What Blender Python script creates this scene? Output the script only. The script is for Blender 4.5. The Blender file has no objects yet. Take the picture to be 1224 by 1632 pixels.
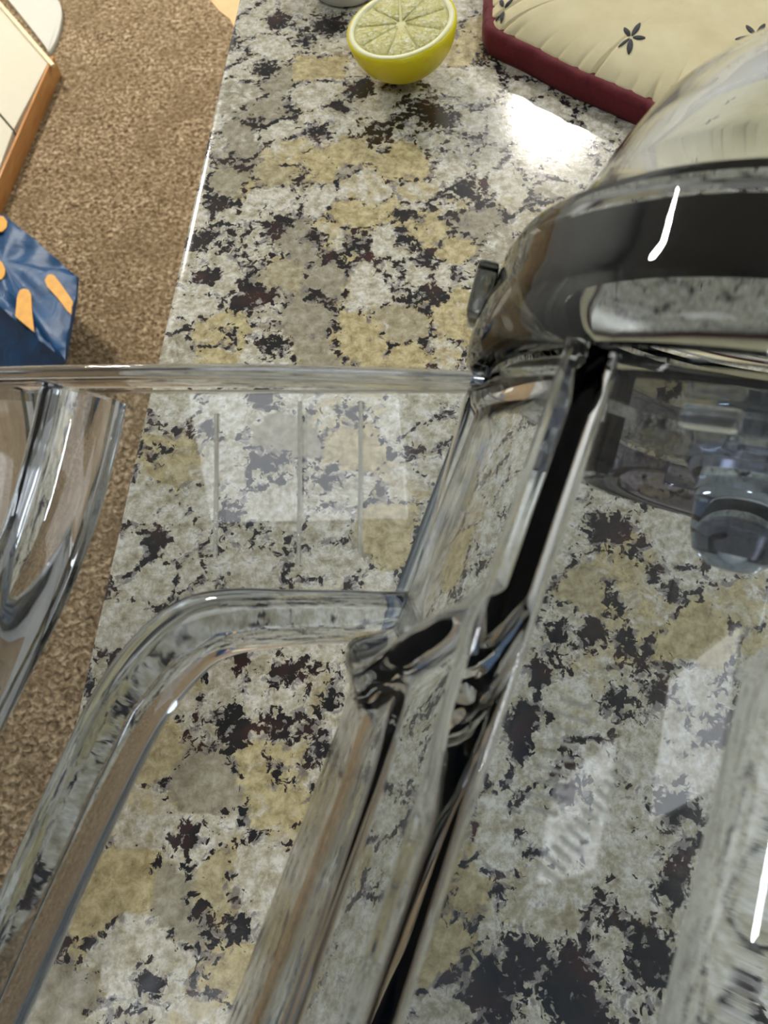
import bpy, bmesh, math, random
from mathutils import Vector, Matrix
from mathutils import noise as mn
random.seed(7)
sc = bpy.context.scene
COL = sc.collection

# ------------------------------------------------------------------ camera
DEP = math.radians(65.0)          # the phone looks down at the worktop
CAMH = 0.28                       # above the worktop (z = 0)
FPX = 1200.0
CAM = Vector((0, 0, CAMH))
FW = Vector((0, math.cos(DEP), -math.sin(DEP)))
UP = Vector((0, math.sin(DEP), math.cos(DEP)))
RT = Vector((1, 0, 0))
cd = bpy.data.cameras.new('phone_camera')
cam = bpy.data.objects.new('phone_camera', cd)
COL.objects.link(cam)
cam.location = CAM
cam.rotation_euler = (math.pi / 2 - DEP, 0, 0)
cd.sensor_fit = 'VERTICAL'; cd.sensor_height = 36.0
cd.lens = 36.0 * FPX / 1632.0
cd.clip_start = 0.01; cd.clip_end = 50
cd.dof.use_dof = True; cd.dof.focus_distance = 0.27; cd.dof.aperture_fstop = 26.0
sc.camera = cam

# ------------------------------------------------------------------ world, exposure
w_ = bpy.data.worlds.new('room_ambient'); sc.world = w_; w_.use_nodes = True
w_.node_tree.nodes['Background'].inputs[0].default_value = (0.9, 0.93, 1.0, 1)
w_.node_tree.nodes['Background'].inputs[1].default_value = 0.05
sc.view_settings.view_transform = 'Standard'
sc.view_settings.look = 'None'
sc.view_settings.exposure = 0.0
sc.view_settings.gamma = 1.0
sc.view_settings.use_curve_mapping = False
cy = sc.cycles
cy.max_bounces = 13; cy.transmission_bounces = 12; cy.glossy_bounces = 4
cy.diffuse_bounces = 3; cy.transparent_max_bounces = 16
cy.use_adaptive_sampling = True; cy.adaptive_threshold = 0.08
cy.sample_clamp_indirect = 6.0; cy.blur_glossy = 0.3
cy.caustics_reflective = True; cy.caustics_refractive = True

LAMP_L = 260.0
PANEL_L = 2.5
FLOOR_Z = -0.91
CEIL_Z = 1.53

# ------------------------------------------------------------------ helpers
def ray(px, py):
    return FW + RT * ((px - 612) / FPX) - UP * ((py - 816) / FPX)

def at(px, py, z=0.0):
    """where the line of sight of a measured point meets the level z"""
    d = ray(px, py)
    return CAM + d * ((z - CAMH) / d.z)

def link(name, me, mat, parent=None, smooth=True):
    o = bpy.data.objects.new(name, me)
    COL.objects.link(o)
    if mat is not None:
        me.materials.append(mat)
    if smooth:
        for p in me.polygons: p.use_smooth = True
    if parent is not None: o.parent = parent
    return o

def meshobj(name, verts, faces, mat, parent=None, smooth=True, fix=True):
    me = bpy.data.meshes.new(name)
    me.from_pydata([tuple(v) for v in verts], [], faces)
    if fix:
        bm = bmesh.new(); bm.from_mesh(me)
        bmesh.ops.recalc_face_normals(bm, faces=bm.faces)
        bm.to_mesh(me); bm.free()
    me.update()
    return link(name, me, mat, parent, smooth)

def empty(name, loc=(0, 0, 0), label=None, cat=None, group=None):
    o = bpy.data.objects.new(name, None)
    COL.objects.link(o); o.location = loc; o.empty_display_size = 0.02
    tag(o, label, cat, group)
    return o

def tag(o, label=None, cat=None, group=None, kind=None):
    if label: o['label'] = label
    if cat: o['category'] = cat
    if group: o['group'] = group
    if kind: o['kind'] = kind
    return o

def smooth_by_angle(o, deg=35):
    me = o.data
    bm = bmesh.new(); bm.from_mesh(me)
    lim = math.radians(deg)
    for e in bm.edges:
        if len(e.link_faces) == 2:
            e.smooth = e.calc_face_angle(0) < lim
    for f in bm.faces: f.smooth = True
    bm.to_mesh(me); bm.free()

def box(name, lo, hi, mat, parent=None, bev=0.0, seg=2):
    bm = bmesh.new()
    bmesh.ops.create_cube(bm, size=1.0)
    for v in bm.verts:
        v.co = Vector([lo[i] + (v.co[i] + .5) * (hi[i] - lo[i]) for i in range(3)])
    if bev > 0:
        bmesh.ops.bevel(bm, geom=bm.edges[:], offset=bev, segments=seg, affect='EDGES', profile=0.6)
    me = bpy.data.meshes.new(name); bm.to_mesh(me); bm.free()
    return link(name, me, mat, parent, bev > 0)

def prism(name, outline, z0, z1, mat, parent=None, bev=0.0, seg=2):
    """an outline in plan given a thickness, edges rounded"""
    bm = bmesh.new()
    vs = [bm.verts.new((p[0], p[1], z0)) for p in outline]
    f = bm.faces.new(vs)
    r = bmesh.ops.extrude_face_region(bm, geom=[f])
    for v in r['geom']:
        if isinstance(v, bmesh.types.BMVert): v.co.z = z1
    bmesh.ops.recalc_face_normals(bm, faces=bm.faces)
    if bev > 0:
        ed = [e for e in bm.edges if abs(e.verts[0].co.z - e.verts[1].co.z) < 1e-9]
        bmesh.ops.bevel(bm, geom=ed, offset=bev, segments=seg, affect='EDGES', profile=0.6)
    me = bpy.data.meshes.new(name); bm.to_mesh(me); bm.free()
    o = link(name, me, mat, parent, True)
    flat_caps(o)
    return o

def flat_caps(o):
    bm = bmesh.new(); bm.from_mesh(o.data)
    for f in bm.faces: f.smooth = abs(f.normal.z) < .999
    for e in bm.edges:
        e.smooth = len(e.link_faces) == 2 and all(f.smooth for f in e.link_faces) and e.calc_face_angle(0) < .9
    bm.to_mesh(o.data); bm.free()

def lathe_y(name, prof, mat, parent=None, n=160, closed=True, off=(0, 0, 0), ang=35):
    """prof: list of (r, y) turned about the y axis; closed: profile is a loop"""
    V = []; Fc = []
    m = len(prof)
    for i in range(n):
        a = 2 * math.pi * i / n
        for r, y in prof:
            V.append((off[0] + r * math.cos(a), off[1] + y, off[2] + r * math.sin(a)))
    for i in range(n):
        j = (i + 1) % n
        for k in range(m if closed else m - 1):
            l = (k + 1) % m
            Fc.append((i * m + k, j * m + k, j * m + l, i * m + l))
    me = bpy.data.meshes.new(name)
    me.from_pydata(V, [], Fc)
    bm = bmesh.new(); bm.from_mesh(me)
    bmesh.ops.remove_doubles(bm, verts=bm.verts, dist=1e-6)
    bmesh.ops.recalc_face_normals(bm, faces=bm.faces)
    bm.to_mesh(me); bm.free()
    o = link(name, me, mat, parent, True)
    smooth_by_angle(o, ang)
    return o

def catmull(pts, n=8):
    out = []
    P = [Vector(p) for p in pts]
    P = [P[0] * 2 - P[1]] + P + [P[-1] * 2 - P[-2]]
    for i in range(1, len(P) - 2):
        for k in range(n):
            t = k / n
            p0, p1, p2, p3 = P[i - 1], P[i], P[i + 1], P[i + 2]
            out.append(0.5 * ((2 * p1) + (p2 - p0) * t + (2 * p0 - 5 * p1 + 4 * p2 - p3) * t * t + (3 * p1 - p0 - 3 * p2 + p3) * t ** 3))
    out.append(P[-2])
    return out

def sweep(name, path, section, mat, parent=None, nrm=Vector((0, 0, 1)), taper=None, ang=40):
    """section: list of (side, up) points; path: Vectors; nrm: the 'up' of the section"""
    m = len(section); V = []; Fc = []
    L = len(path)
    for i, p in enumerate(path):
        t = (path[min(i + 1, L - 1)] - path[max(i - 1, 0)]).normalized()
        s = t.cross(nrm).normalized(); u = s.cross(t).normalized()
        k = taper(i / (L - 1)) if taper else 1.0
        for a, b in section:
            V.append(p + s * (a * k) + u * (b * k))
    for i in range(L - 1):
        for k in range(m):
            l = (k + 1) % m
            Fc.append((i * m + k, (i + 1) * m + k, (i + 1) * m + l, i * m + l))
    Fc.append(tuple(range(m))); Fc.append(tuple(range((L - 1) * m, L * m)))
    o = meshobj(name, V, Fc, mat, parent)
    smooth_by_angle(o, ang)
    return o

def rrect(w, h, r, n=5):
    """rounded rectangle section, full size w x h"""
    out = []
    for cx, cz, a0 in ((w/2 - r, h/2 - r, 0), (-w/2 + r, h/2 - r, 90), (-w/2 + r, -h/2 + r, 180), (w/2 - r, -h/2 + r, 270)):
        for k in range(n + 1):
            a = math.radians(a0 + 90 * k / n)
            out.append((cx + r * math.cos(a), cz + r * math.sin(a)))
    return out

def sstep(a, b, x):
    t = max(0.0, min(1.0, (x - a) / (b - a)))
    return t * t * (3 - 2 * t)

# ------------------------------------------------------------------ materials
def newmat(name):
    m = bpy.data.materials.new(name); m.use_nodes = True
    nt = m.node_tree
    return m, nt, nt.nodes['Principled BSDF']

def N(nt, typ, **kw):
    n = nt.nodes.new(typ)
    for k, v in kw.items(): setattr(n, k, v)
    return n

def ramp(nt, fac, stops, interp='LINEAR'):
    r = N(nt, 'ShaderNodeValToRGB'); r.color_ramp.interpolation = interp
    el = r.color_ramp.elements
    while len(el) < len(stops): el.new(0.5)
    for e, (p, c) in zip(el, stops):
        e.position = p; e.color = (*c, 1) if len(c) == 3 else c
    nt.links.new(fac, r.inputs[0])
    return r.outputs[0]

def noise(nt, vec, scale, detail=4, rough=0.55, dist=0.0):
    n = N(nt, 'ShaderNodeTexNoise')
    n.inputs['Scale'].default_value = scale; n.inputs['Detail'].default_value = detail
    n.inputs['Roughness'].default_value = rough; n.inputs['Distortion'].default_value = dist
    if vec is not None: nt.links.new(vec, n.inputs['Vector'])
    return n.outputs['Fac']

def math_n(nt, op, a, b=None, c=None):
    n = N(nt, 'ShaderNodeMath', operation=op)
    for i, x in enumerate((a, b, c)):
        if x is None: continue
        if isinstance(x, (int, float)): n.inputs[i].default_value = x
        else: nt.links.new(x, n.inputs[i])
    return n.outputs[0]

def mix(nt, fac, a, b):
    n = N(nt, 'ShaderNodeMix', data_type='RGBA')
    if isinstance(fac, (int, float)): n.inputs[0].default_value = fac
    else: nt.links.new(fac, n.inputs[0])
    for s, x in ((6, a), (7, b)):
        if isinstance(x, tuple): n.inputs[s].default_value = (*x, 1)
        else: nt.links.new(x, n.inputs[s])
    return n.outputs[2]

def objco(nt, scale=None, rot=None):
    t = N(nt, 'ShaderNodeTexCoord').outputs['Object']
    if scale or rot:
        mp = N(nt, 'ShaderNodeMapping')
        if scale: mp.inputs['Scale'].default_value = scale
        if rot: mp.inputs['Rotation'].default_value = rot
        nt.links.new(t, mp.inputs['Vector']); return mp.outputs[0]
    return t

def bump(nt, bs, h, strength=0.3, dist=0.001):
    b = N(nt, 'ShaderNodeBump'); b.inputs['Strength'].default_value = strength
    b.inputs['Distance'].default_value = dist
    nt.links.new(h, b.inputs['Height']); nt.links.new(b.outputs[0], bs.inputs['Normal'])

def plain(name, col, rough=0.5, var=0.06, scale=60, spec=0.5):
    m, nt, bs = newmat(name)
    co = objco(nt)
    f = noise(nt, co, scale, 4)
    lo = tuple(c * (1 - var) for c in col); hi = tuple(min(1, c * (1 + var)) for c in col)
    nt.links.new(ramp(nt, f, [(0.3, lo), (0.7, hi)]), bs.inputs['Base Color'])
    bs.inputs['Roughness'].default_value = rough
    bs.inputs['Specular IOR Level'].default_value = spec
    return m

def clear_plastic(name, tint, dens, rough=0.0, scratch=0.0, base=(1, 1, 1)):
    m, nt, bs = newmat(name)
    bs.inputs['Base Color'].default_value = (*base, 1)
    bs.inputs['Transmission Weight'].default_value = 1.0
    bs.inputs['IOR'].default_value = 1.50
    bs.inputs['Roughness'].default_value = rough
    if scratch > 0:
        co = objco(nt)
        f = noise(nt, co, 35, 2)
        bump(nt, bs, f, scratch, 0.0012)
    if dens <= 0: return m
    v = N(nt, 'ShaderNodeVolumeAbsorption')
    v.inputs['Color'].default_value = (*tint, 1); v.inputs['Density'].default_value = dens
    nt.links.new(v.outputs[0], nt.nodes['Material Output'].inputs['Volume'])
    return m

def granite():
    m, nt, bs = newmat('polished_granite')
    co = objco(nt)
    att = N(nt, 'ShaderNodeAttribute'); att.attribute_name = 'mineral_and_shade'
    sep = N(nt, 'ShaderNodeSeparateColor'); nt.links.new(att.outputs['Color'], sep.inputs[0])
    tanm, darkm, greym = sep.outputs[0], sep.outputs[1], sep.outputs[2]
    # pale quartz ground
    n_f = noise(nt, co, 430, 6, 0.68)
    n_m = noise(nt, co, 170, 7, 0.70, 0.15)
    pale = ramp(nt, n_m, [(0.32, (0.23, 0.20, 0.14)), (0.42, (0.43, 0.39, 0.27)), (0.51, (0.60, 0.57, 0.46)), (0.60, (0.74, 0.73, 0.66))])
    pale = mix(nt, ramp(nt, n_f, [(0.50, (0, 0, 0)), (0.62, (0.6, 0.6, 0.6))]), pale, (0.32, 0.29, 0.24))
    # tan feldspar patches
    n_t = noise(nt, co, 150, 6, 0.65, 0.6)
    tf = math_n(nt, 'ADD', tanm, math_n(nt, 'MULTIPLY', math_n(nt, 'SUBTRACT', n_t, 0.5), 0.9))
    tfac = ramp(nt, tf, [(0.40, (0, 0, 0)), (0.54, (1, 1, 1))])
    n_t2 = noise(nt, co, 210, 8, 0.72, 0.3)
    tanc = ramp(nt, n_t2, [(0.30, (0.19, 0.155, 0.075)), (0.45, (0.40, 0.33, 0.17)), (0.58, (0.57, 0.49, 0.28)), (0.72, (0.70, 0.63, 0.42))])
    tan2 = ramp(nt, n_t2, [(0.30, (0.17, 0.15, 0.10)), (0.48, (0.31, 0.28, 0.20)), (0.7, (0.48, 0.45, 0.36))])
    tanc = mix(nt, ramp(nt, greym, [(0.08, (0, 0, 0)), (0.25, (1, 1, 1))]), tanc, tan2)
    c = mix(nt, tfac, pale, tanc)
    # grey translucent crystals round the dark clusters
    n_g = noise(nt, co, 170, 6, 0.65, 0.5)
    gf = math_n(nt, 'ADD', math_n(nt, 'MULTIPLY', darkm, 0.34), n_g)
    gfac = ramp(nt, gf, [(0.66, (0, 0, 0)), (0.74, (0.85, 0.85, 0.85))])
    c = mix(nt, gfac, c, ramp(nt, n_f, [(0.3, (0.09, 0.082, 0.08)), (0.7, (0.30, 0.27, 0.25))]))
    # black and burgundy mica, crowded where shade is painted into the mask
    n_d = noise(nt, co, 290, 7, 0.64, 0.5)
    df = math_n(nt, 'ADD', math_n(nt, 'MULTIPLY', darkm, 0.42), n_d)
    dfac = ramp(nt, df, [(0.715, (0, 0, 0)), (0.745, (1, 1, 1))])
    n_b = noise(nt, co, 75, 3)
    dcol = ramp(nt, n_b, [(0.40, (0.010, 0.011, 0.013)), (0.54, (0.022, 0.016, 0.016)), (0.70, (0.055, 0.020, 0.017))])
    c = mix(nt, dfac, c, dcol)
    nt.links.new(c, bs.inputs['Base Color'])
    n_r = noise(nt, co, 500, 3, 0.7)
    n_r2 = noise(nt, co, 30, 4, 0.6)
    rr = math_n(nt, 'ADD', math_n(nt, 'MULTIPLY', n_r, 0.09), math_n(nt, 'MULTIPLY', n_r2, 0.09))
    nt.links.new(rr, bs.inputs['Roughness'])
    bs.inputs['Specular IOR Level'].default_value = 0.5
    bump(nt, bs, n_r, 0.12, 0.0004)
    bs.inputs['Coat Weight'].default_value = 0.28
    bs.inputs['Coat Roughness'].default_value = 0.30
    return m

def carpet_mat():
    m, nt, bs = newmat('brown_carpet')
    co = objco(nt)
    a = noise(nt, co, 120, 3, 0.6, 0.5)
    b = noise(nt, co, 9, 3, 0.6)
    c = ramp(nt, a, [(0.30, (0.06, 0.035, 0.016)), (0.44, (0.21, 0.145, 0.08)), (0.55, (0.38, 0.28, 0.17)), (0.68, (0.66, 0.52, 0.35))])
    c2 = mix(nt, ramp(nt, b, [(0.4, (0, 0, 0)), (0.65, (0.5, 0.5, 0.5))]), c, (0.20, 0.14, 0.075))
    nt.links.new(c2, bs.inputs['Base Color'])
    bs.inputs['Roughness'].default_value = 0.95
    bs.inputs['Specular IOR Level'].default_value = 0.1
    bump(nt, bs, a, 1.0, 0.012)
    return m

M_GRAN = granite()
M_CARP = carpet_mat()
M_CLEAR = clear_plastic('clear_plastic', (1, 1, 1), 0, 0.0, 0.03, (0.905, 0.94, 0.97))
M_WAVY = clear_plastic('wavy_clear_plastic', (1, 1, 1), 0, 0.0, 0.55, (0.97, 0.98, 0.985))
M_THICK = clear_plastic('thick_clear_plastic', (0.42, 0.58, 0.75), 34, 0.0, 0.05)
M_DARKREFL = clear_plastic('clear_plastic_dark_reflection', (0.30, 0.34, 0.36), 210, 0.0, 0.03)  # absorption stands in for the dark room reflected inside the clear collar
M_DARKBAND = clear_plastic('dark_reflection_band', (0.05, 0.055, 0.06), 2500, 0.0, 0.0)  # near-black absorption imitates dark reflections within the collar
M_VIOLET = clear_plastic('violet_grey_plastic', (0.30, 0.27, 0.40), 330, 0.02, 0.0)
M_WALL = plain('painted_wall', (0.50, 0.52, 0.53), 0.8)
M_CEIL = plain('white_ceiling', (0.74, 0.78, 0.82), 0.9)
M_CAB = plain('slate_blue_wall', (0.15, 0.25, 0.42), 0.6)
M_WHITE = plain('white_laminate', (0.60, 0.56, 0.44), 0.35, 0.02)
M_PAPER = plain('white_plastic', (0.56, 0.55, 0.49), 0.45, 0.02)
M_GAP = plain('dark_gap', (0.14, 0.11, 0.07), 0.8)
M_STICK = plain('pale_stick', (0.82, 0.70, 0.45), 0.5, 0.08, 120)
M_CARD = plain('tan_cardboard', (0.62, 0.43, 0.22), 0.8, 0.08, 40)
M_DISH = plain('white_glaze', (0.82, 0.82, 0.82), 0.2, 0.02)
M_RED = plain('burgundy_binding', (0.115, 0.005, 0.010), 0.8, 0.25, 500)
M_PRINT = plain('dark_print', (0.045, 0.045, 0.05), 0.85, 0.2, 400)

def wood():
    m, nt, bs = newmat('orange_wood')
    co = objco(nt, scale=(30, 2.5, 30))
    f = noise(nt, co, 3, 5, 0.6, 0.6)
    nt.links.new(ramp(nt, f, [(0.3, (0.42, 0.18, 0.05)), (0.7, (0.62, 0.31, 0.10))]), bs.inputs['Base Color'])
    bs.inputs['Roughness'].default_value = 0.35
    return m
M_WOOD = wood()

def fabric():
    m, nt, bs = newmat('cream_cotton')
    co = objco(nt)
    f = noise(nt, co, 40, 4)
    wv = N(nt, 'ShaderNodeTexWave'); wv.inputs['Scale'].default_value = 480; wv.inputs['Distortion'].default_value = 1.5
    wv.inputs['Detail'].default_value = 2
    nt.links.new(co, wv.inputs['Vector'])
    c = ramp(nt, f, [(0.3, (0.62, 0.54, 0.32)), (0.7, (0.75, 0.67, 0.43))])
    nt.links.new(mix(nt, math_n(nt, 'MULTIPLY', wv.outputs['Fac'], 0.14), c, (0.50, 0.43, 0.26)), bs.inputs['Base Color'])
    bs.inputs['Roughness'].default_value = 0.9; bs.inputs['Specular IOR Level'].default_value = 0.15
    bump(nt, bs, wv.outputs['Fac'], 0.15, 0.0006)
    return m
M_FAB = fabric()

def emit(name, col, L):
    m, nt, bs = newmat(name)
    bs.inputs['Base Color'].default_value = (0.8, 0.8, 0.8, 1)
    bs.inputs['Emission Color'].default_value = (*col, 1)
    bs.inputs['Emission Strength'].default_value = L
    return m
M_LAMP = emit('lamp_glow', (1.0, 0.96, 0.89), LAMP_L)
M_LAMP2 = emit('small_lamp_glow', (0.90, 0.96, 1.0), 110)
M_KEY = emit('key_lamp_glow', (1.0, 0.95, 0.86), 440)
M_PANEL = emit('panel_glow', (0.92, 0.96, 1.0), PANEL_L)
M_TRIM = plain('lamp_trim', (0.8, 0.8, 0.78), 0.4)

# ------------------------------------------------------------------ room shell and lamps
def slab(name, lo, hi, mat):
    return tag(box(name, lo, hi, mat), kind='structure')
XA, XB, YA, YB = -2.6, 2.6, -2.4, 3.6
slab('floor', (XA, YA, FLOOR_Z - .05), (XB, YB, FLOOR_Z), M_CARP)
slab('ceiling', (XA, YA, CEIL_Z), (XB, YB, CEIL_Z + .05), M_CEIL)
slab('wall_left', (XA - .1, YA, FLOOR_Z), (XA, YB, CEIL_Z), M_WALL)
slab('wall_right', (XB, YA, FLOOR_Z), (XB + .1, YB, CEIL_Z), M_WALL)
slab('wall_far', (XA, YB, FLOOR_Z), (XB, YB + .1, CEIL_Z), M_WALL)
slab('wall_near', (XA, YA - .1, FLOOR_Z), (XB, YA, CEIL_Z), M_CAB)

def round_lamp(x, y, r, label, mat=None):
    t = empty('ceiling_lamp', (x, y, CEIL_Z), label, 'ceiling lamp', 'recessed round ceiling lamps')
    bm = bmesh.new()
    bmesh.ops.create_cone(bm, cap_ends=True, segments=40, radius1=r, radius2=r, depth=.012)
    me = bpy.data.meshes.new('diffuser'); bm.to_mesh(me); bm.free()
    d = link('diffuser', me, mat or M_LAMP, t, False); d.location = (0, 0, -.012)
    prof = [(r + .002, -.03), (r + .025, -.026), (r + .03, -.004), (r + .002, -.004)]
    tr = lathe_y('trim_ring', prof, M_TRIM, t, 40); tr.rotation_euler = (math.pi / 2, 0, 0)
    tr.scale = (1, 1, 1)
    return t
round_lamp(0.62, 2.44, 0.12, 'round ceiling lamp mirrored as the glare beside the pot holder')
round_lamp(-1.35, 2.35, 0.13, 'round ceiling lamp above the carpet to the left', M_KEY)
round_lamp(1.35, 0.55, 0.11, 'added round fill lamp over the worktop to the right', M_LAMP2)  # added fill light, no known fitting here
t = empty('ceiling_strip_lamp', (-.13, -.66, CEIL_Z), 'slim strip ceiling lamp just behind the camera', 'ceiling lamp')
box('diffuser', (-.03, -.16, -.035), (.03, .16, -.012), M_LAMP2, t)
box('housing', (-.045, -.175, -.012), (.045, .175, -.001), M_TRIM, t, 0.003)
for (px_, py_, sx_, sy_, lb) in ((-.517, -.355, .232, .155, 'rectangular ceiling panel lamp mirrored in the handle plate'), (-1.62, -.40, .42, .16, 'long rectangular ceiling panel lamp mirrored in the jar wall')):
    t = empty('ceiling_panel_lamp', (px_, py_, CEIL_Z), lb, 'ceiling lamp')
    box('diffuser', (-sx_, -sy_, -.03), (sx_, sy_, -.012), M_PANEL, t)
    box('housing', (-sx_ - .02, -sy_ - .02, -.012), (sx_ + .02, sy_ + .02, -.001), M_TRIM, t, 0.003)

# ------------------------------------------------------------------ granite worktop
E0 = at(385, 0); E1 = at(240, 650)
ed = (E0 - E1).normalized()                    # along the front edge, away from the camera
en = Vector((ed.y, -ed.x, 0))                  # into the worktop
ANG = math.atan2(ed.y, ed.x) - math.pi / 2     # rotation of the slab
TAN = [(411,270,50),(525,253,45),(509,420,55),(525,519,62),(578,343,48),(688,502,45),(627,261,40),(320,551,40),(423,151,32),(492,94,28),(721,367,50),(668,543,40),
       (265,1165,55),(382,1260,52),(218,1361,55),(319,1451,52),(106,1574,60),(510,1085,36),(366,1574,50),(960,930,50),(1090,640,60),(700,1450,80),(300,760,40),(560,700,60),(480,1380,40),
       (840,330,45),(740,60,40),(600,820,50),(420,700,35),(1000,1060,60),(640,1290,50),(1150,1000,60),(900,1400,50)]
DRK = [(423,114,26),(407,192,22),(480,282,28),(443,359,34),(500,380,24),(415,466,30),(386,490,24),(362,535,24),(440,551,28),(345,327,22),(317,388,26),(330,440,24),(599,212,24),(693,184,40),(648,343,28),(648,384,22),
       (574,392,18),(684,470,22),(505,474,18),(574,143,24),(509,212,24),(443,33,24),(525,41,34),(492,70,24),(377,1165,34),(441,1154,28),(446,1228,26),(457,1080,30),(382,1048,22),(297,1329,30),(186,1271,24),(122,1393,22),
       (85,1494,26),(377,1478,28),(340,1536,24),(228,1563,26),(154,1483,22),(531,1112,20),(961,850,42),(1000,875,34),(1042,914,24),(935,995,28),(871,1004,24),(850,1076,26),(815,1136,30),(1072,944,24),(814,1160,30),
       (901,1256,26),(983,1119,30),(1039,1093,30),(1146,1165,30),(1074,1287,30),(1069,1400,34),(824,1517,50),(778,1563,60),(1049,1522,50),(900,1560,60),(430,740,36),(420,640,30),(560,650,30),(520,760,26),(360,820,26),(330,690,22),(260,720,22),(250,860,24),(590,90,20),(540,170,22),(740,300,18),(460,170,20),(370,70,20),(380,270,14),(930,1620,60)]  # the broad bottom-right blobs paint the photographer's shade as dark flecks
def blobs(L):
    out = []
    for px, py, r in L:
        c = at(px, py); e = at(px + r, py)
        out.append((c.x, c.y, (e - c).length))
    return out
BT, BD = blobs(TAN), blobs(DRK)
def lines(a, b, d0, d1, fine, coarse):
    L = []; x = a
    while x < b - 1e-6:
        L.append(x)
        x += fine if d0 - 1e-9 <= x < d1 else min(coarse, (d0 - x) if x < d0 - 1e-9 else coarse)
    L.append(b); return L
LP = lines(0.0, 1.15, 0.0, 0.47, 0.0032, 0.07)      # from the edge inwards
LQ = lines(-0.60, 1.10, -0.35, 0.53, 0.0032, 0.05)  # along the edge
top = empty('granite_worktop', (E1.x, E1.y, 0), 'speckled beige, white and black polished granite worktop', 'worktop')
V = []; Fc = []; colr = []
def jit(x, y): return 0
for q in LQ:
    for p in LP:
        P = E1 + en * p + ed * q
        W = P + mn.noise_vector(P * 55) * .0055 + mn.noise_vector(P * 170 + Vector((3, 1, 7))) * .0022
        dist, cp = mn.voronoi(Vector((W.x, W.y, 0.013)) * 46)
        Q = cp[0] / 46
        tn = dk = 0.0
        for (cx, cy_, r) in BT:
            d2 = ((Q.x - cx) ** 2 + (Q.y - cy_) ** 2) / (r * r)
            if d2 < 6: tn = max(tn, math.exp(-0.5 * d2))
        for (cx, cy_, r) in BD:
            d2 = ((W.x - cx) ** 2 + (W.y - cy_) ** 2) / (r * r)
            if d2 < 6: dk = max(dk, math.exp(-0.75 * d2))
        hs = mn.noise(Q * 9000)
        tn = min(1, tn + .35 * max(0, hs))
        edge = math.exp(-((dist[1] - dist[0]) / .16) ** 2)
        cl = mn.noise(P * 28 + Vector((9, 4, 2))) * .5 + .5
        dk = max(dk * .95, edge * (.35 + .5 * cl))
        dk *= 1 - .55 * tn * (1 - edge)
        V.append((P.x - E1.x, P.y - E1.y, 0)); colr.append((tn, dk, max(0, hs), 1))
nP = len(LP)
for j in range(len(LQ) - 1):
    for i in range(nP - 1):
        a = j * nP + i
        Fc.append((a, a + 1, a + nP + 1, a + nP))
def rimloop():
    L = [i for i in range(nP)] + [j * nP + nP - 1 for j in range(1, len(LQ))]
    L += [(len(LQ) - 1) * nP + i for i in range(nP - 2, -1, -1)] + [j * nP for j in range(len(LQ) - 2, 0, -1)]
    return L
loop = rimloop(); base = len(V)
ctr = Vector((sum(V[i][0] for i in loop) / len(loop), sum(V[i][1] for i in loop) / len(loop), 0))
prev = loop
for (outw, dz) in ((0.0012, -0.0006), (0.0018, -0.0022), (0.0018, -0.028), (0.0, -0.03)):
    cur = []
    for i in loop:
        v = Vector(V[i]); lp = (v.x * en.x + v.y * en.y); lq = (v.x * ed.x + v.y * ed.y)
        o = Vector((0, 0, 0))
        if abs(lp) < 1e-6: o -= en
        if abs(lp - 1.15) < 1e-4: o += en
        if abs(lq + .60) < 1e-4: o -= ed
        if abs(lq - 1.10) < 1e-4: o += ed
        V.append(tuple(v + o * outw + Vector((0, 0, dz)))); colr.append(colr[i]); cur.append(len(V) - 1)
    for k in range(len(loop)):
        l = (k + 1) % len(loop)
        Fc.append((prev[k], cur[k], cur[l], prev[l]))
    prev = cur
Fc.append(tuple(prev))
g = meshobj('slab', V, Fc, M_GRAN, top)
ca = g.data.color_attributes.new('mineral_and_shade', 'FLOAT_COLOR', 'POINT')
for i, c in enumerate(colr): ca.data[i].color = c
smooth_by_angle(g, 50)
# the half wall that carries the worktop
o = box('wall_counter', (.05, -.55, FLOOR_Z - 0), (1.10, 1.05, -.0305), M_WALL)
o.location = (E1.x, E1.y, 0); o.rotation_euler = (0, 0, ANG); tag(o, kind='structure')

# ------------------------------------------------------------------ the clear jar
AZ, EL = 0.2736, 0.4267
nv = Vector((math.sin(AZ) * math.cos(EL), math.cos(AZ) * math.cos(EL), math.sin(EL)))   # towards the domed end
er = Vector((math.cos(AZ), -math.sin(AZ), 0))
wv_ = er.cross(nv)
KC = Vector((0.07643, 0.08402, 0.15673))       # centre of the collar
MOUTH = -0.2040
jar = empty('clear_jar', (0, 0, 0), 'clear plastic jar with a broad handle leaning base up across the worktop', 'jar')
jar.matrix_world = Matrix.Translation(KC + nv * MOUTH) @ Matrix((er, nv, wv_)).transposed().to_4x4()
def jy(y): return y - MOUTH
def onplane(px, py, off=0.0):
    d = ray(px, py); P0 = KC + wv_ * off
    t = (P0 - CAM).dot(wv_) / d.dot(wv_)
    l = CAM + d * t - KC
    return Vector((l.dot(er), jy(l.dot(nv)), off))

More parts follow.
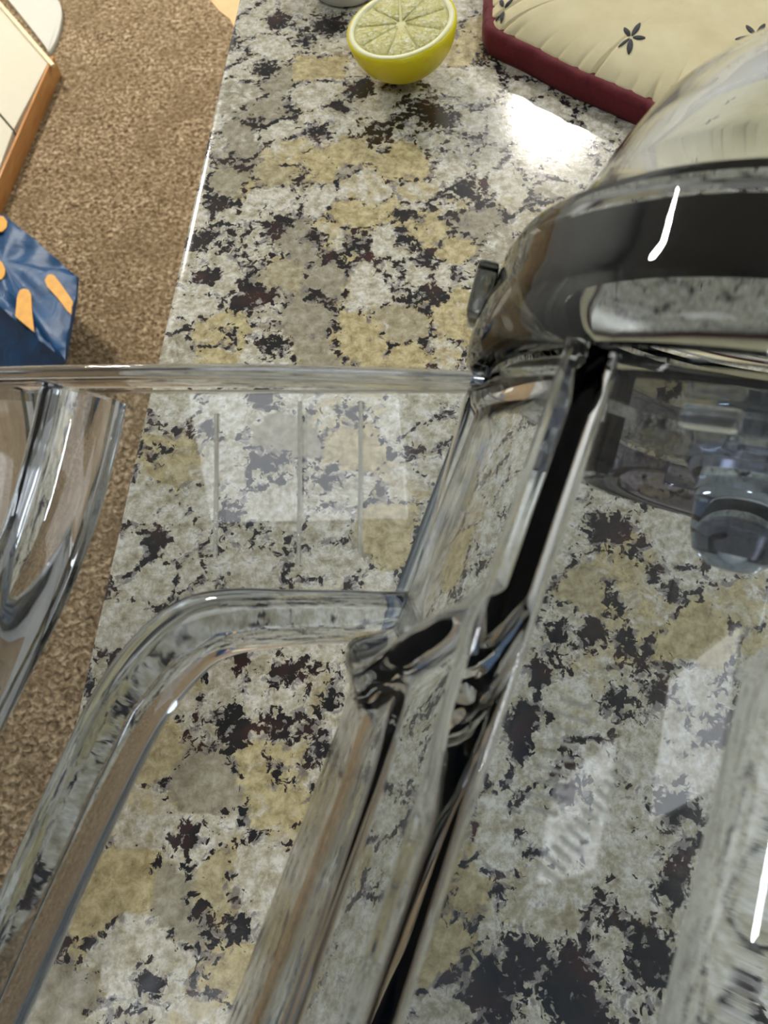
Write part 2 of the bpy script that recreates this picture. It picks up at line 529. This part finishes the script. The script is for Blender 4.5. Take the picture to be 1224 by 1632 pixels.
def Rb(y): return 0.0545 + 0.113 * (-0.0105 - y)
def plateau(a, b, w, x): return sstep(a - w, a + w, x) * (1 - sstep(b - w, b + w, x))
def relief(deg, y):
    """how far the outer wall stands proud: handle rail with its pocket, rib on top"""
    e = 0.0
    d = 180 - abs(deg - 180)             # both sides of the handle alike
    yc = -0.050 - 0.016 * sstep(136, 160, d)
    inpocket = sstep(yc - .003, yc + .003, y) * sstep(136.0, 140.0, d)
    rail = sstep(131.2, 133.8, d)
    hi = sstep(-.085, -.062, y)                       # tall beside the pocket, lower further on
    prof = (0.0036 + 0.0014 * hi) + (0.0022 * hi + .0004) * plateau(131, 136, 1.2, d)
    prof += 0.0011 * plateau(145.5, 157.5, 1.0, d) * (1 - sstep(-.072, -.066, y))
    lip = 0.0030 * math.exp(-((y - yc + .004) / .0040) ** 2) * sstep(133, 142, d)
    if deg > 186: prof, lip, inpocket = 0.0034, 0.0, 0.0      # the underside of the handle joint is plain
    e = rail * (prof + lip) * (1 - inpocket)
    e = max(e, 0.0022 * plateau(-.0172, -.0135, .0012, y) * sstep(131, 134, d))
    # rounded rib along the top
    t = (deg - 90) / 14.0
    yr = -0.054
    u = (y - yr) / 0.012
    if y < yr:
        u = 0
    q = t * t + (u * u if y >= yr else 0)
    if q < 1: e = max(e, 0.0042 * math.sqrt(1 - q ** 3))
    return e
degs = []
x = 0.0
while x < 360:
    degs.append(x)
    x += 0.5 if 128 <= x < 185 else (0.8 if (70 <= x < 115 or 185 <= x < 232) else 1.6)
ys = []
y = -0.0110
while y > MOUTH + .0005:
    ys.append(y); y -= 0.0006 if -.076 < y < -.040 else 0.0020
ys = [y for y in ys if y > MOUTH + .001] + [MOUTH]
V = []; Fc = []
nd = len(degs); ny = len(ys)
for y in ys:
    for dg in degs:
        a = math.radians(dg); r = Rb(y) + relief(dg, y)
        if y < MOUTH + .012: r += 0.002 * sstep(MOUTH + .012, MOUTH + .006, y)
        V.append((r * math.cos(a), jy(y), r * math.sin(a)))
for y in reversed(ys):
    for dg in degs:
        a = math.radians(dg); r = Rb(y) - 0.0026
        V.append((r * math.cos(a), jy(y), r * math.sin(a)))
tot = 2 * ny
for j in range(tot):
    k = (j + 1) % tot
    for i in range(nd):
        l = (i + 1) % nd
        Fc.append((j * nd + i, j * nd + l, k * nd + l, k * nd + i))
body = meshobj('body', V, Fc, M_CLEAR, jar)
smooth_by_angle(body, 50)
# mouth-side things stay out of the picture; the collar and the domed end
c = lathe_y('collar', [(jr, jy(s)) for jr, s in ((.0598, -.0085), (.0602, -.004), (.0598, .001), (.0584, .004), (.0574, .0125), (.0560, .0160), (.0525, .0170), (.0525, .0140), (.0545, .0120), (.0545, -.0100), (.0585, -.0103))], M_DARKREFL, jar, 200)
c['label'] = 'wide clear collar ring with dark reflections put into its tint'
lathe_y('dark_reflection_ring', [(jr, jy(s)) for jr, s in ((.0512, .0125), (.0512, .0015), (.0480, .0015), (.0480, .0125))], M_DARKBAND, jar, 160)  # added ring, gives the collar its dark reflected band
prof_o = [(.0505, .0175), (.0475, .024), (.0445, .031), (.0410, .039), (.0370, .047), (.0315, .054), (.0240, .060), (.0130, .064), (0.0, .0652)]
prof_i = [(0.0, .0598), (.0120, .0587), (.0205, .0552), (.0270, .0497), (.0322, .0435), (.0362, .0362), (.0398, .028), (.0425, .0215), (.0450, .0175)]
dome = lathe_y('domed_end', [(r, jy(s)) for r, s in prof_o + prof_i], M_CLEAR, jar, 160, ang=60)
lathe_y('floor_disc', [(0.0, jy(-.0135)), (.0500, jy(-.0135)), (.0508, jy(-.0125)), (.0500, jy(-.0112)), (0.0, jy(-.0112))], M_CLEAR, jar, 120)
def arc_y(name, prof, a0, a1, n, mat):
    V = []; Fc = []; m = len(prof)
    for i in range(n + 1):
        a = math.radians(a0 + (a1 - a0) * i / n)
        for r, y in prof: V.append((r * math.cos(a), y, r * math.sin(a)))
    for i in range(n):
        for k in range(m):
            l = (k + 1) % m
            Fc.append((i * m + k, (i + 1) * m + k, (i + 1) * m + l, i * m + l))
    Fc.append(tuple(range(m))); Fc.append(tuple(range(n * m, n * m + m)))
    o = meshobj(name, V, Fc, mat, jar); smooth_by_angle(o, 35); return o
r_ = arc_y('inner_guard', [(jr, jy(s)) for jr, s in ((.0345, -.0145), (.0345, -.0235), (.0335, -.0255), (.0310, -.0255), (.0300, -.0235), (.0300, -.0145))], 158, 345, 120, M_VIOLET)
r_['label'] = 'dark violet-grey curved inner guard'
lathe_y('hub', [(0.0, jy(-.0142)), (.0125, jy(-.0142)), (.0130, jy(-.017)), (.0098, jy(-.021)), (.0088, jy(-.030)), (.0075, jy(-.034)), (.0040, jy(-.0365)), (0.0, jy(-.037))], M_THICK, jar, 80, closed=False)
lug = box('locking_tab', (-.0622, jy(.0005), -.008), (-.0578, jy(.0120), .004), M_DARKREFL, jar, .0012)
for k in range(10):      # small windows of the locking ring between blade ring and wall
    a = 2 * math.pi * k / 10 + .2
    bx = box('lock_lug', (-.0045, -.002, -.0012), (.0045, .002, .0012), M_THICK, jar, .0008)
    bx.rotation_euler = (0, math.pi / 2 - a, 0)
    bx.location = (.0385 * math.cos(a), jy(-.016), .0385 * math.sin(a))
    bx.rotation_euler = (0, -a + math.pi / 2, 0)

# handle: a flat web with thick rims in the plane of the jar's axis
web_px = [(748,622),(700,800),(662,930),(640,985),(560,1000),(430,1000),(350,1012),(285,1050),(220,1130),(150,1270),(60,1470),(-30,1680),(-130,1900),(-330,1900),(-250,1500),(-190,1100),(-170,800),(-160,622)]
web = [onplane(*p) for p in web_px]
hd = prism('handle_web', [(p.x, p.y) for p in web], -.0013, .0013, M_CLEAR, jar, .0006)
def path(px, off=0.0, n=6): return catmull([onplane(a, b, off) for a, b in px], n)
ZN = Vector((0, 0, 1))
sweep('handle_flange', path([(-170,612),(0,604),(200,600),(420,600),(640,606),(770,612)], 0, 6), rrect(.0030, .013, .0014), M_CLEAR, jar, ZN)
sweep('handle_inner_rim', path([(668,985),(610,985),(540,983),(450,985),(370,990),(310,1010),(255,1060),(205,1130),(150,1240),(90,1370),(20,1530),(-60,1710),(-130,1880)], 0, 6), rrect(.0110, .0075, .0034, 6), M_THICK, jar, ZN, taper=lambda f: 1 + .5 * sstep(.15, .5, f))
sweep('handle_outer_rim', path([(138,628),(122,700),(98,790),(68,880),(30,970),(-20,1070),(-80,1190),(-140,1330)], 0, 6), rrect(.0135, .020, .0045, 4), M_WAVY, jar, ZN)
sweep('handle_grip_wall', path([(-30,632),(-20,720),(-30,830),(-55,950),(-90,1080),(-150,1250),(-215,1500),(-260,1700),(-300,1880)], 0, 6), rrect(.020, .026, .009, 6), M_WAVY, jar, ZN)
for xx, y0, y1 in ((345, 660, 890), (478, 640, 900), (575, 640, 880)):      # faint moulding ribs on the web
    sweep('mould_rib', [onplane(xx, y0, .0020), onplane(xx, (y0 + y1) / 2, .0020), onplane(xx - 2, y1, .0020)], rrect(.0009, .0009, .0004, 3), M_CLEAR, jar, ZN)

# graduation marks standing proud on the wall
def onwall(px, py, lift=0.0):
    d = ray(px, py); t = 0.05
    while t < .35:
        l = CAM + d * t - KC
        x_, y_, z_ = l.dot(er), l.dot(nv), l.dot(wv_)
        if y_ < -.011 and math.hypot(x_, z_) < Rb(y_) + lift: return x_, y_, z_
        t += 0.00015
    return None
mark_me = None
def mark(px0, py0, px1, py1, wd=.0005):
    a = onwall(px0, py0); b = onwall(px1, py1)
    if not a or not b: return
    A = Vector((a[0], jy(a[1]), a[2])); B = Vector((b[0], jy(b[1]), b[2]))
    nr = Vector((A.x + B.x, 0, A.z + B.z)).normalized()
    sweep('graduation_mark', [A + nr * .0004, (A + B) * .5 + nr * .0005, B + nr * .0004], rrect(wd, .0005, .0002, 2), M_CLEAR, jar, nr)
for k in range(13):
    f_ = k / 12
    cx, cy2 = 870 + 135 * f_, 1392 - 185 * f_
    hl = 34 - 16 * f_
    mark(cx - hl * .35, cy2 - hl * .5, cx + hl * .65, cy2 + hl * .35)
for k in range(9):
    f_ = k / 8
    cx, cy2 = 865 + 55 * f_, 1290 - 170 * f_
    mark(cx - 24, cy2 - 6, cx + 24, cy2 + 8)

# ------------------------------------------------------------------ half lemon
def lemon():
    R = 0.0294
    c = at(639, 38, R)
    t = empty('half_lemon', (c.x, c.y, 0), 'cut half of a yellow lemon resting on the granite', 'lemon')
    m, nt, bs = newmat('lemon_peel')
    co = objco(nt); f = noise(nt, co, 260, 3); f2 = noise(nt, co, 25, 3)
    nt.links.new(ramp(nt, f2, [(0.3, (0.86, 0.66, 0.006)), (0.7, (0.95, 0.78, 0.012))]), bs.inputs['Base Color'])
    bs.inputs['Roughness'].default_value = .38; bump(nt, bs, f, .35, .0008)
    bs.inputs['Subsurface Weight'].default_value = 0.6; bs.inputs['Subsurface Radius'].default_value = (1, .75, .15); bs.inputs['Subsurface Scale'].default_value = .012
    mp = plain('lemon_pith', (0.86, 0.85, 0.55), .6, .03)
    mf, nt, bs = newmat('lemon_flesh')
    co = objco(nt); f = noise(nt, co, 420, 4, .6, .8)
    nt.links.new(ramp(nt, f, [(0.35, (0.62, 0.57, 0.16)), (0.5, (0.76, 0.71, 0.30)), (0.66, (0.94, 0.92, 0.66))]), bs.inputs['Base Color'])
    bs.inputs['Roughness'].default_value = .13; bump(nt, bs, f, .9, .0025)
    bs.inputs['Subsurface Weight'].default_value = 0.15; bs.inputs['Subsurface Radius'].default_value = (.004, .004, .001)
    mm = plain('lemon_membrane', (0.72, 0.69, 0.36), .4, .05)
    rot = Matrix.Rotation(math.radians(-11), 4, 'Y') @ Matrix.Rotation(math.radians(0), 4, 'X')
    off = Matrix.Translation((0, 0, R))
    X = off @ rot
    n = 72; V = []; Fc = []
    rings = 20
    for i in range(rings + 1):
        a = math.pi / 2 * i / rings
        for k in range(n):
            b = 2 * math.pi * k / n
            nip = .0026 * math.exp(-((math.pi / 2 - a) / .22) ** 2)
            V.append(X @ Vector((R * math.cos(a) * math.cos(b), R * math.cos(a) * math.sin(b), -(R - .0026) * math.sin(a) - nip * 0.2)))
    for k in range(n):
        b = 2 * math.pi * k / n
        V.append(X @ Vector(((R - .0014) * math.cos(b), (R - .0014) * math.sin(b), .0004)))
    for i in range(rings):
        for k in range(n):
            l = (k + 1) % n
            Fc.append((i * n + k, i * n + l, (i + 1) * n + l, (i + 1) * n + k))
    bs_ = (rings + 1) * n
    for k in range(n):
        l = (k + 1) % n
        Fc.append((k, l, bs_ + l, bs_ + k))
    meshobj('peel', V, Fc, M := m, t)
    V = []; Fc = []
    for (r, z) in ((R - .0012, -.003), (R - .0013, .0005), (R - .0038, .0006), (R - .0042, -.003)):
        for k in range(n):
            b = 2 * math.pi * k / n
            V.append(X @ Vector((r * math.cos(b), r * math.sin(b), z)))
    for i in range(4):
        j = (i + 1) % 4
        for k in range(n):
            l = (k + 1) % n
            Fc.append((i * n + k, i * n + l, j * n + l, j * n + k))
    meshobj('pith', V, Fc, mp, t)
    # membrane disc and nine flesh segments
    V = [X @ Vector((0, 0, -.0004))] + [X @ Vector(((R - .0040) * math.cos(2 * math.pi * k / n), (R - .0040) * math.sin(2 * math.pi * k / n), -.0004)) for k in range(n)]
    V += [X @ Vector((0, 0, -.004))] + [X @ Vector(((R - .0040) * math.cos(2 * math.pi * k / n), (R - .0040) * math.sin(2 * math.pi * k / n), -.004)) for k in range(n)]
    Fc = [(0, 1 + k, 1 + (k + 1) % n) for k in range(n)] + [(n + 1, n + 2 + (k + 1) % n, n + 2 + k) for k in range(n)] + [(1 + k, n + 2 + k, n + 2 + (k + 1) % n, 1 + (k + 1) % n) for k in range(n)]
    meshobj('membrane', V, Fc, mm, t)
    for s in range(9):
        a0 = 2 * math.pi * s / 9 + .025 + .2; a1 = 2 * math.pi * (s + 1) / 9 - .018 + .2
        ol = [(.0026, (a0 + a1) / 2)]
        ro = R - .0046
        for k in range(10): ol.append((ro - (.0016 if k in (0, 9) else (.0005 if k in (1, 8) else 0)), a0 + (a1 - a0) * k / 9))
        cx = .55 * ro * math.cos((a0 + a1) / 2); cyy = .55 * ro * math.sin((a0 + a1) / 2)
        V = []; Fc = []
        m_ = len(ol)
        for sc_, z in ((1, -.0015), (1, .0001), (.93, .0006)):
            for r, a in ol:
                px, py = r * math.cos(a), r * math.sin(a)
                V.append(X @ Vector((cx + (px - cx) * sc_, cyy + (py - cyy) * sc_, z)))
        V.append(X @ Vector((cx, cyy, .0008)))
        for i in range(2):
            for k in range(m_):
                l = (k + 1) % m_
                Fc.append((i * m_ + k, i * m_ + l, (i + 1) * m_ + l, (i + 1) * m_ + k))
        for k in range(m_): Fc.append((2 * m_ + k, 2 * m_ + (k + 1) % m_, 3 * m_))
        Fc.append(tuple(reversed(range(m_))))
        meshobj('flesh_segment', V, Fc, mf, t)
lemon()

# ------------------------------------------------------------------ quilted pot holder
def pot_holder():
    t0 = at(783, 52, .010)
    B1 = at(1050, 178, .010)
    dirb = (B1 - t0).normalized()
    kp = [Vector((t0.x + .004, t0.y - .001)), ]
    lft = at(781, 0, .010)
    ctrl = [at(790, 62, .01), at(840, 86, .01), at(905, 120, .01), at(975, 150, .01), at(1050, 184, .01), at(1110, 212, .01)]
    ctrl = [Vector((p.x, p.y, 0)) for p in ctrl]
    ctrl += [Vector((.235, .312, 0)), Vector((.275, .315, 0)), Vector((.315, .36, 0)), Vector((.345, .45, 0)), Vector((.34, .56, 0)), Vector((.29, .635, 0)), Vector((.20, .66, 0)), Vector((.115, .63, 0)), Vector((.078, .56, 0)),
             Vector((lft.x + .002, lft.y + .02, 0)), Vector((lft.x - .0005, lft.y, 0)), Vector((at(779, 25, .01).x, at(779, 25, .01).y, 0)), Vector((at(779, 44, .01).x, at(779, 44, .01).y, 0))]
    # closed smooth outline
    P = []
    n = len(ctrl)
    for i in range(n):
        p0, p1, p2, p3 = ctrl[i - 1], ctrl[i], ctrl[(i + 1) % n], ctrl[(i + 2) % n]
        st = 64
        for k in range(st):
            tt = k / st
            P.append(0.5 * ((2 * p1) + (p2 - p0) * tt + (2 * p0 - 5 * p1 + 4 * p2 - p3) * tt * tt + (3 * p1 - p0 - 3 * p2 + p3) * tt ** 3))
    m = len(P)
    cen = Vector((.21, .48, 0))
    root = empty('pot_holder', (cen.x, cen.y, 0), 'cream quilted pot holder with dark flower print and burgundy binding', 'pot holder')
    TH, ZE = .024, .0135
    import bisect
    S = [0.0]
    for i in range(m): S.append(S[-1] + (P[(i + 1) % m] - P[i]).length)
    pk = []
    rnd = random.Random(5)
    s = 0.0
    while s < S[-1]:
        pk.append((s, rnd.uniform(.3, 1.0) ** 1.5, rnd.uniform(.0008, .0018), rnd.choice((.003, .004, .005, .006, .012))))
        s += rnd.uniform(.008, .019)
    def pucker(s, dist):
        h = 0
        for (sk, am, wd, ln) in pk:
            d = (s - sk) / wd
            if abs(d) < 3: h += am * math.exp(-d * d) * math.exp(-dist / ln)
        return h
    inset = .0015
    fr = [1, .985, .96, .93, .89, .84, .78, .7, .6, .48, .35, .2, .08]
    def height(d, s):
        z = ZE + (TH - ZE) * (1 - math.exp(-d / .011)) 
        z -= .0062 * pucker(s, d) * sstep(0, .004, d + .002)
        return z
    V = []; Fc = []
    for f in fr:
        for i in range(m):
            p = cen + (P[i] - cen) * (f * .995)
            d = (P[i] - cen).length * (1 - f)
            V.append((p.x - cen.x, p.y - cen.y, height(d, S[i])))
    V.append((0, 0, TH))
    for r in range(len(fr) - 1):
        for i in range(m):
            l = (i + 1) % m
            Fc.append((r * m + i, r * m + l, (r + 1) * m + l, (r + 1) * m + i))
    for i in range(m): Fc.append(((len(fr) - 1) * m + i, (len(fr) - 1) * m + (i + 1) % m, len(fr) * m))
    # underside
    b0 = len(V)
    for i in range(m):
        p = cen + (P[i] - cen) * .985; V.append((p.x - cen.x, p.y - cen.y, .0012))
    for i in range(m):
        l = (i + 1) % m; Fc.append((i, b0 + i, b0 + l, l))
    Fc.append(tuple(b0 + i for i in range(m)))
    meshobj('quilted_face', V, Fc, M_FAB, root)
    # binding: a padded strip round the edge, full thickness
    V = []; Fc = []
    sec = [(-.004, .0142), (.0002, .0146), (.0020, .0136), (.0030, .0110), (.0032, .0070), (.0027, .0028), (.0012, .0004), (-.004, .0003)]
    ms = len(sec)
    for i in range(m):
        tg = (P[(i + 1) % m] - P[i - 1]).normalized(); nn = Vector((tg.y, -tg.x, 0))
        wob = .0006 * math.sin(S[i] * 310) + .0008 * pucker(S[i], 0)
        for a, z in sec:
            q = P[i] + nn * (a - (wob if z > .008 and a > 0 else 0)); V.append((q.x - cen.x, q.y - cen.y, z))
    for i in range(m):
        l = (i + 1) % m
        for k in range(ms):
            k2 = (k + 1) % ms
            Fc.append((i * ms + k, l * ms + k, l * ms + k2, i * ms + k2))
    b = meshobj('binding', V, Fc, M_RED, root)
    b['label'] = 'burgundy fabric binding'
    # printed flowers: five slim leaves each
    AN = [math.atan2((p - cen).y, (p - cen).x) for p in P]
    def topz(x, y):
        q = Vector((x, y, 0))
        # distance along the line from the centre, as the surface is built
        dc = (q - cen); a = math.atan2(dc.y, dc.x)
        bj = min(range(m), key=lambda i: abs((AN[i] - a + math.pi) % (2 * math.pi) - math.pi))
        d = (P[bj] - cen).length - dc.length
        return height(max(0, d), S[bj])
    def flower(px, py, k, angs):
        c = at(px, py, TH - .0015)
        e = at(px + 10, py, TH - .0015); sc_ = (e - c).length / 10
        for (a, ln, wd) in angs:
            # a: direction in the picture plane of the cloth (degrees, 0 = right, 90 = away)
            dx, dy = math.cos(math.radians(a)), math.sin(math.radians(a)) * 1.5
            L = math.hypot(dx, dy)
            A = Vector((dx, dy, 0)); Bn = Vector((-dy, dx, 0)) / L
            V = []; Fc = []
            st = 8
            for j in range(st + 1):
                f = j / st
                pc = c + A * ((3 + ln * f) * sc_)
                hw = wd * sc_ * (math.sin(math.pi * min(1, f * .92 + .04)) ** .7)
                for sgn in (-1, 1):
                    q = pc + Bn * (hw * sgn)
                    V.append((q.x - cen.x, q.y - cen.y, topz(q.x, q.y) + .00035))
            nb = len(V)
            for v in list(V): V.append((v[0], v[1], v[2] - .0003))
            for j in range(st):
                Fc.append((2 * j, 2 * j + 1, 2 * j + 3, 2 * j + 2))
                Fc.append((nb + 2 * j, nb + 2 * j + 2, nb + 2 * j + 3, nb + 2 * j + 1))
                Fc.append((2 * j, 2 * j + 2, nb + 2 * j + 2, nb + 2 * j)); Fc.append((2 * j + 1, nb + 2 * j + 1, nb + 2 * j + 3, 2 * j + 3))
            Fc.append((0, nb, nb + 1, 1)); Fc.append((2 * st, 2 * st + 1, nb + 2 * st + 1, nb + 2 * st))
            meshobj('printed_petal', V, Fc, M_PRINT, root)
    A5 = [(50, 26, 4.2), (-4, 19, 4.6), (-107, 21, 4.6), (-150, 22, 2.6), (118, 14, 4.4)]
    flower(1005, 62, 0, A5)
    flower(1203, 63, 0, [(46, 26, 4.5), (-8, 18, 4.6), (-105, 20, 4.6), (-172, 32, 4.6), (118, 18, 4.6)])
    flower(804, 2, 0, [(-105, 17, 3), (-135, 15, 3), (30, 15, 3), (100, 15, 3)])
    flower(1010, -55, 0, A5); flower(1180, -70, 0, A5); flower(1330, 20, 0, A5)
pot_holder()

# ------------------------------------------------------------------ small white dish at the far end of the worktop
c = at(548, -37, .008)
d = empty('white_dish', (c.x, c.y, 0), 'white rim of a small dish behind the lemon', 'dish')
o = lathe_y('bowl', [(0, .0015), (.016, .0008), (.019, .002), (.024, .010), (.027, .018), (.0262, .0185), (.0235, .012), (.018, .004), (0, .0035)], M_DISH, d, 64, closed=False, ang=60)
o.rotation_euler = (math.pi / 2, 0, 0)

# ------------------------------------------------------------------ things on the carpet
FZ = FLOOR_Z
# low white board with wooden edging
ze = FZ + .048
wa, wb = at(82, 88, ze), at(2, 268, ze)
along = (wa - wb).normalized(); inw = Vector((-along.y, along.x, 0))
bd = empty('white_board', (wb.x, wb.y, FZ), 'low white panelled board with an orange wooden edge lying on the carpet', 'board')
def bpoly(name, px, z0, z1, mat, bev, shrink=0.0):
    pts = [at(a, b, ze) - Vector((wb.x, wb.y, ze)) for a, b in px]
    return prism(name, [(p.x, p.y) for p in pts], z0, z1, mat, bd, bev)
bpoly('panel', [(79, 95), (21.5, 205), (-118, 43), (-61, -66)], .004, .0475, M_WHITE, .0012)
bpoly('panel', [(20, 208), (-12, 296), (-140, 150), (-119, 46)], .004, .0475, M_WHITE, .0012)
ew = [along * -.10 - inw * .006, along * ((wa - wb).length - .002) - inw * .006, along * ((wa - wb).length - .002) - inw * .0004, along * -.10 - inw * .0004]
prism('wooden_edge', [(p.x, p.y) for p in ew], .001, .0482, M_WOOD, bd, .0012)
# white rounded sheet beyond it
zp = FZ + .012
pp = [(0,-60),(60,-50),(88,-8),(97,10),(98,28),(92,55),(82,76),(76,82),(72,74),(55,52),(20,8),(-20,-42)]
pts = [at(a, b, zp) for a, b in pp]
cc = sum(pts, Vector()) / len(pts)
sm = catmull(pts + [pts[0]], 5)[:-1]
s = prism('white_sheet', [(p.x - cc.x, p.y - cc.y) for p in sm], .0, .012, M_PAPER, None, .003)
s.location = (cc.x, cc.y, FZ); tag(s, 'round-cornered white plastic sheet on the carpet beyond the stick', 'sheet')
# thin pale stick lying across the board
zs = FZ + .0512
a_, b_ = at(85, 105, zs), at(-60, -62, zs)
k = sweep('wooden_stick', [a_ - Vector((a_.x, a_.y, FZ)), (a_ + b_) * .5 - Vector((a_.x, a_.y, FZ)), b_ - Vector((a_.x, a_.y, FZ))], rrect(.010, .0068, .0025, 4), M_STICK)
k.location = (a_.x, a_.y, FZ); tag(k, 'thin pale wooden stick lying across the white board', 'stick')
# tan cardboard
pts = [at(a, b, FZ + .004) for a, b in ((318,-40),(335,0),(350,18),(366,30),(374,46),(430,60),(450,-40))]
cc = sum(pts, Vector()) / len(pts)
s = prism('cardboard_sheet', [(p.x - cc.x, p.y - cc.y) for p in pts], 0, .004, M_CARD, None, .001)
s.location = (cc.x, cc.y, FZ); tag(s, 'tan cardboard piece on the carpet beside the worktop edge', 'cardboard')

# blue bag lying on the carpet
def bag():
    zt = FZ + .13
    m, nt, bs = newmat('blue_bag')
    co = objco(nt); f = noise(nt, co, 16, 4, .6, .8)
    nt.links.new(ramp(nt, f, [(0.3, (0.003, 0.038, 0.115)), (0.7, (0.004, 0.075, 0.21))]), bs.inputs['Base Color'])
    bs.inputs['Roughness'].default_value = .45; bump(nt, bs, f, .35, .01)
    my = plain('yellow_print', (0.72, 0.33, 0.015), .5, .15, 60)
    # corners of the top face seen in the picture, the rest goes on to the left
    oc = [(124, 440), (121, 478), (104, 574), (55, 536), (0, 490), (-110, 402), (-150, 372), (-150, 300), (-90, 285), (0, 338), (60, 386), (104, 424)]
    pts = [at(a, b, zt) for a, b in oc]
    cc = sum(pts, Vector()) / len(pts)
    root = empty('blue_bag', (cc.x, cc.y, FZ), 'blue bag with orange-yellow strokes lying on the carpet', 'bag')
    n = len(pts)
    dense = []
    for i in range(n):
        a, b = pts[i], pts[(i + 1) % n]
        for k in range(6): dense.append(a.lerp(b, k / 6))
    V = []; Fc = []
    rnd = random.Random(3)
    md = len(dense)
    def wr(x, y): return .004 * math.sin(55 * x + 30 * y) + .003 * math.sin(90 * y - 40 * x + 1) + .002 * math.sin(150 * x + 1.7)
    H = zt - FZ
    lv = [(1.0, .006), (1.01, .05), (1.0, .09), (1.0, H - .006), (.99, H), (.9, H), (.75, H), (.55, H), (.3, H)]
    for f, z in lv:
        for p in dense:
            q = (p - cc) * f + Vector((-.11, .0, 0)) * (1 - min(1, z / (H - .006))) 
            dz = wr(p.x * f, p.y * f) * (1 if z >= H - .001 else 0)
            V.append((q.x, q.y, max(.002, z + dz)))
    V.append((0, 0, H))
    for r in range(len(lv) - 1):
        for i in range(md):
            l = (i + 1) % md
            Fc.append((r * md + i, r * md + l, (r + 1) * md + l, (r + 1) * md + i))
    for i in range(md): Fc.append(((len(lv) - 1) * md + i, (len(lv) - 1) * md + (i + 1) % md, len(lv) * md))
    Fc.append(tuple(range(md)))
    o = meshobj('bag_body', V, Fc, m, root); smooth_by_angle(o, 45)
    def stroke(px):
        P = [at(a, b, zt + .004) for a, b in px]
        m_ = len(P); V = []
        for z in (.0035, .006):
            for p in P: V.append((p.x - cc.x, p.y - cc.y, H + z))
        Fc = [tuple(range(m_)), tuple(range(2 * m_ - 1, m_ - 1, -1))] + [(i, (i + 1) % m_, m_ + (i + 1) % m_, m_ + i) for i in range(m_)]
        meshobj('printed_stroke', V, Fc, my, root, False)
    stroke([(72,448),(76,440),(82,438),(88,441),(100,457),(112,474),(117,482),(114,502),(108,497),(94,478),(76,458)])
    stroke([(25,505),(28,474),(32,464),(38,461),(46,463),(50,470),(52,500),(55,530),(40,518)])
    stroke([(-25,352),(-5,345),(6,346),(12,354),(11,364),(4,370),(-25,372)])
    stroke([(-25,412),(-4,414),(4,419),(9,430),(8,440),(3,446),(-25,450)])
bag()
